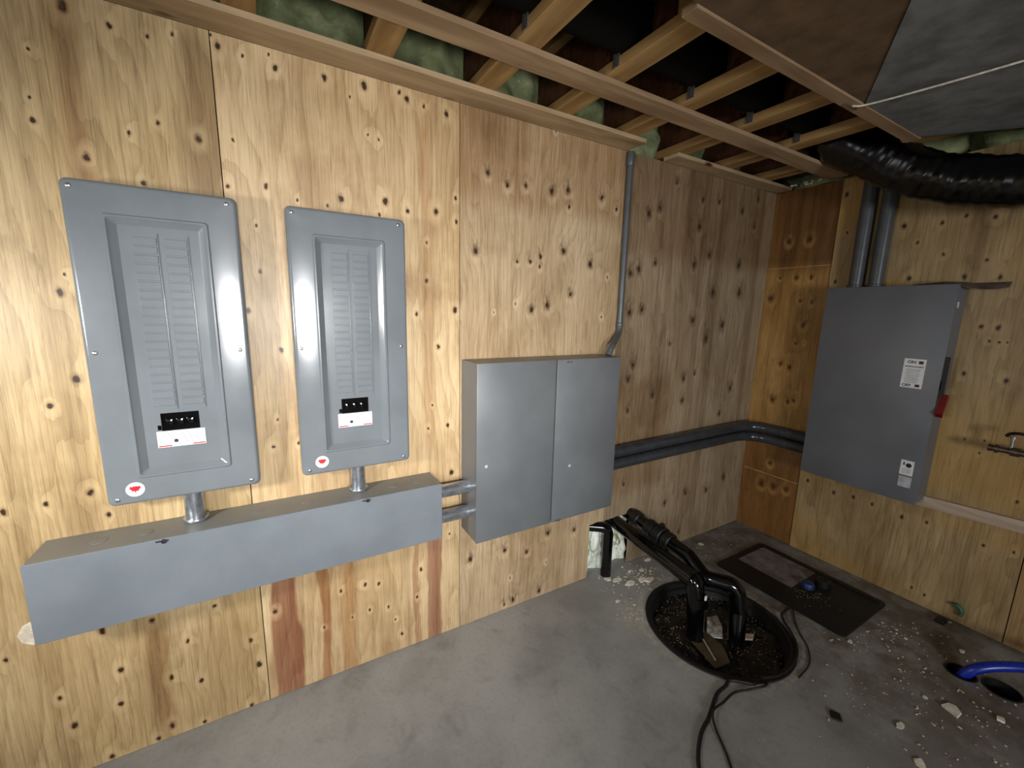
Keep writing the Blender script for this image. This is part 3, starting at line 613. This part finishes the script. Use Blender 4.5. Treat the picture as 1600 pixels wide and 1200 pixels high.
# operating arm and red handle on its side
hd = Mesh().prism([(XC-.135, dy0-.014, 1.40), (XC-.120, dy0-.014, 1.40), (XC-.112, dy0-.014, 1.19), (XC-.135, dy0-.014, 1.19)], (0, .012, 0)).build('operating_arm', M_ink, dc, smooth=0)
Mesh().prism([(XC-.165, dy0-.034, 1.115), (XC-.150, dy0-.034, 1.095), (XC-.108, dy0-.034, 1.20), (XC-.128, dy0-.034, 1.212)], (0, .028, 0)).build('red_handle', M_redp, dc, smooth=0)
Mesh().lathe([(0, .028), (.004, .028), (.008, .018)], (XC-.09, dy0, 1.25), (XC-.09, dy0-.01, 1.25), 20).build('pivot_plate', M_disc, dc)
# scrap lying on top of the disconnect
M_card = plain('dusty_cardboard', (104, 88, 78), .8, 0, .15, 20, .3)
m = Mesh(); pts = []
for (y, x, z) in ((-.80, XC-.012, 1.758), (-.86, XC-.05, 1.764), (-.93, XC-.085, 1.770), (-1.00, XC-.11, 1.765), (-1.025, XC-.12, 1.742), (-1.08, XC-.11, 1.728), (-1.13, XC-.07, 1.730), (-1.155, XC-.04, 1.738)):
    pts.append([Vector((x, y, z)), Vector((XC-.004, y, max(z+.006, 1.764))), Vector((XC-.004, y, max(z+.009, 1.768))), Vector((x, y, z+.003))])
m.loft(pts); tag(m.build('cardboard_scrap', M_card, smooth=50), 'curled brown cardboard scrap lying on top of the disconnect', 'cardboard')

# board and hose tap on the right wall
tag(Mesh().prism([(XC-.0005, -.95, .5685), (XC-.0005, -2.4, .642), (XC-.0005, -2.4, .702), (XC-.0005, -.95, .6285)], (-.019, 0, 0)).build('wall_board', M_board, smooth=0), 'pale narrow board fixed across the right wall below the disconnect', 'board')
tp = thing('hose_tap', (0, 0, 0), 'small metal tap on a pipe at the right edge, beside the disconnect', 'tap')
Mesh().lathe([(0, .017), (.012, .017), (.0121, .013), (.02, .013), (.021, .020), (.034, .020), (.035, .014), (.07, .014), (.071, .021), (.10, .021), (.101, .015), (.16, .015)], (XC-.10, -1.215, .985), (XC-.10, -1.5, .985), 16).build('valve_body', plain('tarnished_brass', (104, 92, 84), .35, .8), tp)
Mesh().lathe([(0, .007), (.045, .007), (.046, .011), (.055, .011)], (XC-.10, -1.285, 1.0), (XC-.10, -1.285, 1.06), 12).build('valve_stem', M_steel, tp)
Mesh().tube(smooth_path([(XC-.10, -1.262, 1.052), (XC-.10, -1.272, 1.066), (XC-.10, -1.30, 1.074), (XC-.10, -1.34, 1.07)]), .007, 10).build('lever', M_blk, tp)
Mesh().tube(arc([(XC-.10, -1.37, .985), (XC-.10, -1.62, .985), (XC+.002, -1.62, .985)], .03), .011, 12).build('supply_pipe', M_steel, tp)

# big black flexible duct under the ceiling
fp = smooth_path([(2.66, -.20, 2.62), (2.72, -.38, 2.58), (2.80, -.56, 2.47), (2.88, -.70, 2.365), (2.93, -.86, 2.27), (2.95, -1.02, 2.21), (2.955, -1.2, 2.175), (2.955, -1.5, 2.17), (2.95, -1.9, 2.22), (2.95, -2.3, 2.28)], 12)
def wr_(i, a): return .108+.009*noise.noise(Vector((i*.22, math.cos(a)*1.3, math.sin(a)*1.3)))+.0022*math.sin(i*1.9+math.sin(a*2)*1.3)
tag(Mesh().tube(fp, .108, 40, rfun=wr_).build('flexible_duct', M_film, smooth=180), 'fat wrinkled black plastic duct hanging under the ceiling at the right', 'duct')

# lamp and stand added out of view, where the hard shadows place their source
wl = thing('added_lamp', (-1.28, -1.09, 0), 'added black lamp on a thin tripod, out of view left of the camera', 'lamp')
Mesh().lathe([(0, .012), (1.44, .012)], (0, 0, .02), (0, 0, 1), 12).build('pole', M_blk, wl)
for k in range(3):
    a = 2.1*k+.4; Mesh().tube([(0, 0, .5), (.32*math.cos(a), .32*math.sin(a), .012)], .010, 10).build('leg', M_blk, wl)
hdq = (Vector((.0, -1.05, 1.50))-Vector((-.95, -1.05, 1.55))).normalized()
Mesh().lathe([(0, .05), (.02, .09), (.06, .115), (.075, .115)], Vector((-.02, 0, 1.55)), Vector((-.02, 0, 1.55))+Vector((.85, .45, -.05)), 24).build('lamp_head', M_blk, wl)

Mesh().prism([(-.637, -.0002, .560), (-.622, -.0002, .590), (-.602, -.0002, .598), (-.588, -.0002, .590), (-.590, -.0002, .530), (-.606, -.0002, .517), (-.628, -.0002, .532)], (0, -.0006, 0)).build('plaster_smear', plain('white_smear', (200, 188, 168), .7), wb, smooth=0)
wl2 = thing('added_lamp', (.13, -2.30, 0), 'added black lamp on a thin tripod right behind the camera, carrying the hand lamp light', 'lamp')  # tripod fixture added out of view to carry the hand lamp light
Mesh().lathe([(0, .012), (1.36, .012)], (0, 0, .02), (0, 0, 1), 12).build('pole', M_blk, wl2)
for k in range(3):
    a = 2.1*k+.1; Mesh().tube([(0, 0, .5), (.32*math.cos(a), .32*math.sin(a), .012)], .010, 10).build('leg', M_blk, wl2)
Mesh().lathe([(0, .06), (.02, .10), (.07, .135), (.09, .135)], (0, 0, 1.475), (.145, 1, 1.44), 24).build('lamp_head', M_blk, wl2)

# ---------------------------------------------------------------- foam-filled notch, drain and sump
nf = Mesh(); V = []
for i in range(25):
    for j in range(25):
        a = 1.63+.38*i/24; b = -.0+.36*j/24
        V.append(nf.bm.verts.new((a, .075-.055*(noise.noise(Vector((a*9, b*8, 3)))+.5+.5*noise.noise(Vector((a*24, b*20, 1)))), b)))
for i in range(24):
    for j in range(24): nf.bm.faces.new((V[i*25+j], V[(i+1)*25+j], V[(i+1)*25+j+1], V[i*25+j+1]))
for p, r in (((1.745, .045, .20), (.035, .02, .075)), ((1.70, .05, .09), (.035, .02, .05)), ((1.665+.02, .05, .05), (.02, .015, .045)), ((1.945, .045, .20), (.025, .02, .09))):
    b = bmesh.new(); bmesh.ops.create_icosphere(b, subdivisions=3, radius=1)
    for v in b.verts:
        k = 1+.15*noise.noise(v.co*2); v.co = Vector((v.co.x*r[0]*k+p[0], v.co.y*r[1]+p[1], v.co.z*r[2]*k+p[2]))
    nf.add(b)
tag(nf.build('spray_foam', M_nfoam, smooth=80), 'pale green and white foam in the notch at the foot of the back wall', 'insulation', kind='stuff')
dp = thing('drain_pipe', (0, 0, 0), 'short black pipe standing in the foam-filled notch below the cabinet', 'pipe')
Mesh().tube(arc([(1.775, -.034, .004), (1.775, -.034, .315), (1.67, .03, .322)], .05), .031, 20).build('pipe', M_blk, dp, smooth=50)
sa = thing('discharge_pipe', (0, 0, 0), 'straight glossy black pipe from the wall notch to the sump pit, left of two', 'pipe', 'black sump pipes')
Mesh().tube(arc([(1.872, .07, .312), (1.866, -.05, .307), (1.856, -.575, .270), (1.868, -.597, -.034)], .045, 8), .041, 28).build('pipe', M_blk, sa, smooth=50)
Mesh().lathe([(0, .040), (.003, .044), (.06, .044), (.063, .040)], (1.8585, -.50, .275), (1.857, -.565, .2705), 28).build('elbow_collar', M_blk, sa, smooth=40)
Mesh().lathe([(0, .040), (.003, .044), (.05, .044), (.053, .040)], (1.867, -.592, .20), (1.869, -.595, .14), 28).build('elbow_collar', M_blk, sa, smooth=40)
Mesh().box(1.838, 1.850, -.647, -.642, .215, .238).build('pipe_label', M_white, sa, smooth=0)
sb = thing('discharge_pipe', (0, 0, 0), 'black pipe with rubber couplings leading to the sump pit, the right of two', 'pipe', 'black sump pipes')
bp = [(1.990, .07, .338), (1.988, -.02, .336), (1.968, -.44, .302), (1.94, -.565, .255), (2.035, -.68, .250), (2.04, -.70, .12), (2.005, -.725, -.030)]
Mesh().tube(arc(bp, .06, 8), .040, 28).build('pipe', M_blk, sb, smooth=50)
def on_b(t): a, b = Vector(bp[1]), Vector(bp[2]); return a+(b-a)*t
for t0, t1, r in ((.02, .16, .046), (.30, .44, .050), (.46, .60, .057), (.62, .74, .050)):
    a, b = on_b(t0), on_b(t1); L = (b-a).length
    Mesh().lathe([(0, r*.9), (.004, r), (L*.3, r), (L*.31, r*1.05), (L*.4, r*1.05), (L*.41, r), (L-.004, r), (L, r*.9)], a, b, 28).build('rubber_coupling', M_rub, sb, smooth=30)
for t0 in (.335, .70):
    a = on_b(t0); b = on_b(t0+.022)
    Mesh().lathe([(0, .052), (.009, .052)], a, b, 28).build('hose_clamp', plain('dull_clamp', (60, 60, 62), .35, .8), sb, smooth=30)
Mesh().box(1.985, 2.005, -.252, -.228, .365, .385, .003).build('clamp_screw', M_rub, sb)
# basin
bs = thing('sump_basin', (PX, PY, 0), 'round black sump basin sunk in the concrete floor', 'sump pit')
prof = [(PR+.016, .001), (PR+.014, .008), (PR-.002, .011), (PR-.012, .006), (PR-.013, -.018), (PR-.024, -.020), (PR-.026, -.05), (PR-.039, -.08), (PR-.037, -.10), (PR-.045, -.13), (PR-.042, -.17), (PR-.05, -.36)]
m = Mesh(); n = 72; R = []
for r, z in prof: R.append([m.bm.verts.new((r*math.cos(2*math.pi*k/n), r*math.sin(2*math.pi*k/n), z)) for k in range(n)])
for i in range(len(R)-1):
    for k in range(n): m.bm.faces.new((R[i][k], R[i][(k+1) % n], R[i+1][(k+1) % n], R[i+1][k]))
m.bm.faces.new(R[-1]); m.build('basin_wall', M_lid, bs, smooth=40)
gr = Mesh(); V = {}
for i in range(40):
    for j in range(40):
        x = -.31+.62*i/39; y = -.31+.62*j/39
        if x*x+y*y < .308**2: V[i, j] = gr.bm.verts.new((PX+x, PY+y, -.054+.020*noise.noise(Vector((x*9, y*9, 2)))+.016*noise.noise(Vector((x*38, y*38, 5)))))
for (i, j) in V:
    if all(k in V for k in ((i+1, j), (i+1, j+1), (i, j+1))): gr.bm.faces.new((V[i, j], V[i+1, j], V[i+1, j+1], V[i, j+1]))
M_grav = plain('wet_gravel', (22, 20, 18), .35, 0, .5, 70, .9, dirt=((110, 98, 74), 60, .63, .7))
tag(gr.build('wet_gravel', M_grav, smooth=60), 'dark wet gravel and grit in the bottom of the sump pit', 'gravel', kind='stuff')
m = Mesh()
for k in range(650):
    a = random.random()*6.28; r = .295*math.sqrt(random.random()); m.chunk((PX+r*math.cos(a), PY+r*math.sin(a), -.046), random.uniform(.0012, .0042))
tag(m.build('grit', plain('pale_grit', (128, 116, 92), .8, 0, .3, 60), smooth=0), 'pale grit scattered over the gravel in the sump pit', 'grit', kind='stuff')
tag(Mesh().prism([(2.045, -0.541, -0.036), (2.105, -0.557, -0.036), (2.055, -0.62, -0.036), (1.984, -0.671, -0.036), (1.95, -0.647, -0.036), (1.951, -0.604, -0.036)], (0, 0, .006)).build('plastic_scrap', plain('dull_white', (168, 164, 156), .6, 0, .25, 40), smooth=0),
    'torn pale plastic scrap between the two pipes in the sump pit', 'scrap')
tag(Mesh().prism([(2.09, -0.7, -0.036), (2.148, -0.736, -0.036), (2.108, -0.752, -0.036), (2.06, -0.721, -0.036)], (0, 0, .010)).build('wood_offcut', M_board, smooth=0), 'small grey offcut lying in the right half of the sump pit', 'offcut')
tag(Mesh().prism([(1.834, -0.593, -0.04), (1.943, -0.595, -0.04), (1.94, -0.697, -0.04), (1.879, -0.777, -0.04), (1.786, -0.767, -0.04)], (0, 0, .008)).build('wood_offcut', lumber('brown_offcut', (98, 84, 60), (62, 52, 36), 0, 3), smooth=0), 'brown flat offcut lying in the near half of the sump pit', 'offcut')
tag(Mesh().tube([(1.896, -0.597, -0.018), (1.82, -0.741, -0.026)], .004, 8).build('wooden_stick', plain('pale_stick', (150, 138, 116), .6)), 'thin pale stick leaning in the sump pit', 'stick')
# cords
cords = [([(1.93, -.80, -.030), (1.87, -.86, -.03), (1.815, -.925, .012), (1.74, -.865, .012), (1.70, -.868, .006), (1.63, -.874, .006), (1.55, -.905, .006), (1.50, -.925, .006), (1.41, -.955, .006), (1.30, -1.03, .006), (1.20, -1.17, .006), (1.12, -1.3, .006)], .0075, 'thick black power cord trailing from the sump pit to the bottom edge'),
         ([(1.99, -.84, -.030), (1.93, -.91, -.03), (1.85, -.955, .014), (1.77, -.93, .009), (1.70, -.905, .005), (1.62, -.91, .005), (1.565, -.915, .016), (1.525, -.925, .022), (1.49, -.96, .010), (1.44, -1.04, .005), (1.39, -1.11, .005), (1.30, -1.3, .005)], .0045, 'thin black cable crossing beside the thick cord below the sump pit'),
         ([(2.481, -.737, .009), (2.42, -.742, .007), (2.36, -.755, .018), (2.315, -.79, .018), (2.27, -.845, .018), (2.21, -.90, .018), (2.13, -.94, .018), (2.03, -.960, .018), (1.94, -.955, .018), (1.86, -.93, .024)], .006, 'black cable curling round the right rim of the sump pit'),
         ([(2.477, -.755, .0045), (2.40, -.80, .004), (2.32, -.865, .004), (2.25, -.935, .004), (2.15, -.985, .004), (2.03, -1.0, .004)], .0028, 'thin cable hanging off the near edge of the black cover plate')]
for pts, r, lab in cords: tag(Mesh().tube(smooth_path(pts), r, 10).build('power_cord', M_rub), lab, 'cord')
# cover plate on the floor
def rz(x0, x1, y0, y1, r, z, n=5):
    return [Vector((p.x, p.z, z)) for p in rr(x0, x1, y0, y1, r, 0, n)]
cv = thing('pit_cover', (0, 0, 0), 'black rectangular cover plate with rounded corners lying by the right wall', 'cover plate')
Mesh().loft([rz(2.482, 2.999, -.990, -.286, .03, .001), rz(2.482, 2.999, -.990, -.286, .03, .008), rz(2.487, 2.994, -.985, -.291, .028, .011)]).build('plate', M_lid, cv, smooth=40)
Mesh().loft([rz(2.655, 2.945, -.655, -.33, .012, .0112), rz(2.655, 2.945, -.655, -.33, .012, .0122)]).build('dusty_inset', plain('dusty_inset', (112, 104, 100), .75, 0, .14, 14, .1, dirt=((70, 62, 58), 18, .55, .6)), cv, smooth=0)
Mesh().box(2.955, 2.975, -.97, -.305, .0112, .016, .002, 1).build('raised_rib', M_lid, cv, smooth=0)
tag(Mesh().lathe([(0, .034), (.02, .034), (.03, .028), (.034, .012), (.0345, .001)], (2.748, -.70, .0113), (2.748, -.70, .1), 24).build('cap', M_bluecap), 'small blue cap sitting on the black cover plate', 'cap')
tag(Mesh().lathe([(0, .040), (.034, .040), (.040, .034), (.0405, .018), (.036, .018), (.036, .001)], (2.845, -.735, .0113), (2.845, -.735, .1), 24).build('cap', M_rub), 'black cap on the cover plate right of the blue cap', 'cap')
m = Mesh()
for k in range(90):
    a = random.gauss(0, .5); m.chunk((2.68+random.gauss(0, .05), -.74+random.gauss(0, .045), .0145), random.uniform(.0015, .0045))
tag(m.build('sawdust', plain('yellow_sawdust', (112, 98, 62), .8, 0, .3, 60), smooth=0), 'yellowish wood crumbs around the blue cap on the cover plate', 'crumbs', kind='stuff')
# sleeves, blue tube, oddments
for (cx, cy, r), lab in zip(HOLES, ('round black sleeve hole in the floor where the blue tube enters', 'empty round black sleeve hole in the floor below the blue tube')):
    m = Mesh(); m.lathe([(0, r-.001), (.004, r-.001), (.0041, r-.006), (-.11, r-.007)], (cx, cy, -.001), (cx, cy, 1), 28, caps=False)
    m.lathe([(0, r-.006), (.002, r-.006)], (cx, cy, -.11), (cx, cy, 1), 28)
    tag(m.build('pipe_sleeve', M_rub, smooth=40), lab, 'sleeve')
tag(Mesh().tube(smooth_path([(2.715, -1.338, -.10), (2.722, -1.350, -.02), (2.745, -1.385, .045), (2.81, -1.455, .085), (2.90, -1.55, .105), (3.0, -1.68, .11), (3.05, -1.85, .10)]), .021, 18).build('water_tube', M_blue), 'blue plastic tube coming out of the floor at the right edge', 'tube')
tag(Mesh().tube(smooth_path([(XC-.012, -1.205, .095), (XC-.014, -1.225, .10), (XC-.014, -1.24, .075), (XC-.012, -1.235, .05)]), .010, 8).build('plastic_strip', plain('green_strip', (58, 92, 70), .5)), 'small green plastic strip at the foot of the right wall', 'strip')
tag(Mesh().box(3.06, 3.12, -1.205, -1.165, .001, .018, .004).build('rubber_plug', M_rub), 'small black plug on the floor beside the right wall', 'plug')
tag(Mesh().box(1.945, 1.985, -1.185, -1.150, .001, .008, .002, 1, Matrix.Rotation(.6, 3, 'Z'), (1.965, -1.167, 0)).build('rubber_square', M_rub), 'tiny black rubber square on the bare floor in front of the pit', 'rubber piece')
# foam scraps
SCRAPS = [(1.762, -0.075, 11, 'pale foam scrap touching the foot of the black drain pipe'), (1.803, -0.105, 11, 'pale foam scrap just in front of the drain pipe foot, second nearest to it'), (1.851, -0.166, 14, 'pale foam scrap under the left black pipe, largest of the row there'), (1.935, -0.177, 12, 'pale foam scrap between the two black pipes'), (1.976, -0.196, 12, 'pale foam scrap directly under the rubber couplings'), (1.932, -0.077, 6, 'pale foam scrap close to the wall between the two black pipes'), (2.013, -0.106, 7, 'pale foam scrap beside the wall, right of the couplings'), (1.672, -0.245, 7, 'lone pale foam scrap on the bare floor left of the sump pit'), (2.128, -0.045, 10, 'pale foam scrap against the wall foot right of the notch'), (2.613, -0.088, 10, 'pale foam scrap on the floor behind the black cover plate'), (2.424, -1.391, 15, 'largest white foam scrap, lying on the dirty floor left of the blue tube'), (2.541, -1.502, 8, 'pale foam scrap near the right edge, below the empty sleeve hole'), (2.903, -1.308, 6, 'small pale foam scrap between the blue tube and the right wall'), (2.15, -1.313, 8, 'long grey-white foam scrap near the tiny rubber square'), (2.026, -1.4, 9, 'pale foam scrap at the very bottom edge of the picture'), (2.488, -1.015, 6, 'small pale foam scrap at the near corner of the cover plate'), (2.405, -1.312, 5, 'small pale foam scrap just behind the largest white scrap'), (2.763, -1.141, 5, 'small pale foam scrap halfway between the cover plate and the blue tube')]
def scrap(x, y, s, label):
    m = Mesh(); r = s*.0021; n = random.randint(5, 7); h = r*random.uniform(.15, .3); a0 = random.random()*6
    pts = [(x+r*random.uniform(.5, 1.35)*math.cos(a0+2*math.pi*k/n)*1.2, y+r*random.uniform(.7, 1.25)*math.sin(a0+2*math.pi*k/n)*.8, .001) for k in range(n)]
    m.prism(pts, (random.uniform(-.2, .2)*r, random.uniform(-.2, .2)*r, h))
    tag(m.build('foam_scrap', M_scrap, smooth=0), label, 'foam scrap', 'pale foam scraps on the floor')
for a in SCRAPS: scrap(*a)
m = Mesh()
def clear(x, y): return not (2.47 < x < 3.01 and -1.0 < y < -.27) and (x-PX)**2+(y-PY)**2 > (PR+.03)**2 and all((x-a)**2+(y-b)**2 > (r+.01)**2 for a, b, r in HOLES)
for cx, cy, s, n, r0, r1 in ((1.93, -.13, .10, 110, .002, .009), (2.2, -.09, .2, 60, .0015, .005), (2.45, -1.35, .25, 190, .0015, .007), (2.8, -1.05, .09, 60, .002, .007), (2.5, -1.02, .05, 30, .002, .005), (1.69, -.36, .06, 90, .001, .004), (2.2, -1.25, .35, 120, .001, .0028), (2.7, -.25, .15, 40, .0015, .004), (1.2, -.9, .6, 40, .001, .002)):
    for k in range(n):
        x = cx+random.gauss(0, s); y = cy+random.gauss(0, s*.8)
        if y < -.01 and x < XC-.01 and clear(x, y): m.chunk((x, y, .0008), random.uniform(r0, r1))
tag(m.build('floor_crumbs', plain('pale_crumbs', (186, 176, 152), .9, 0, .2, 60), smooth=0), 'fine pale crumbs of foam and sawdust strewn over the floor', 'crumbs', kind='stuff')
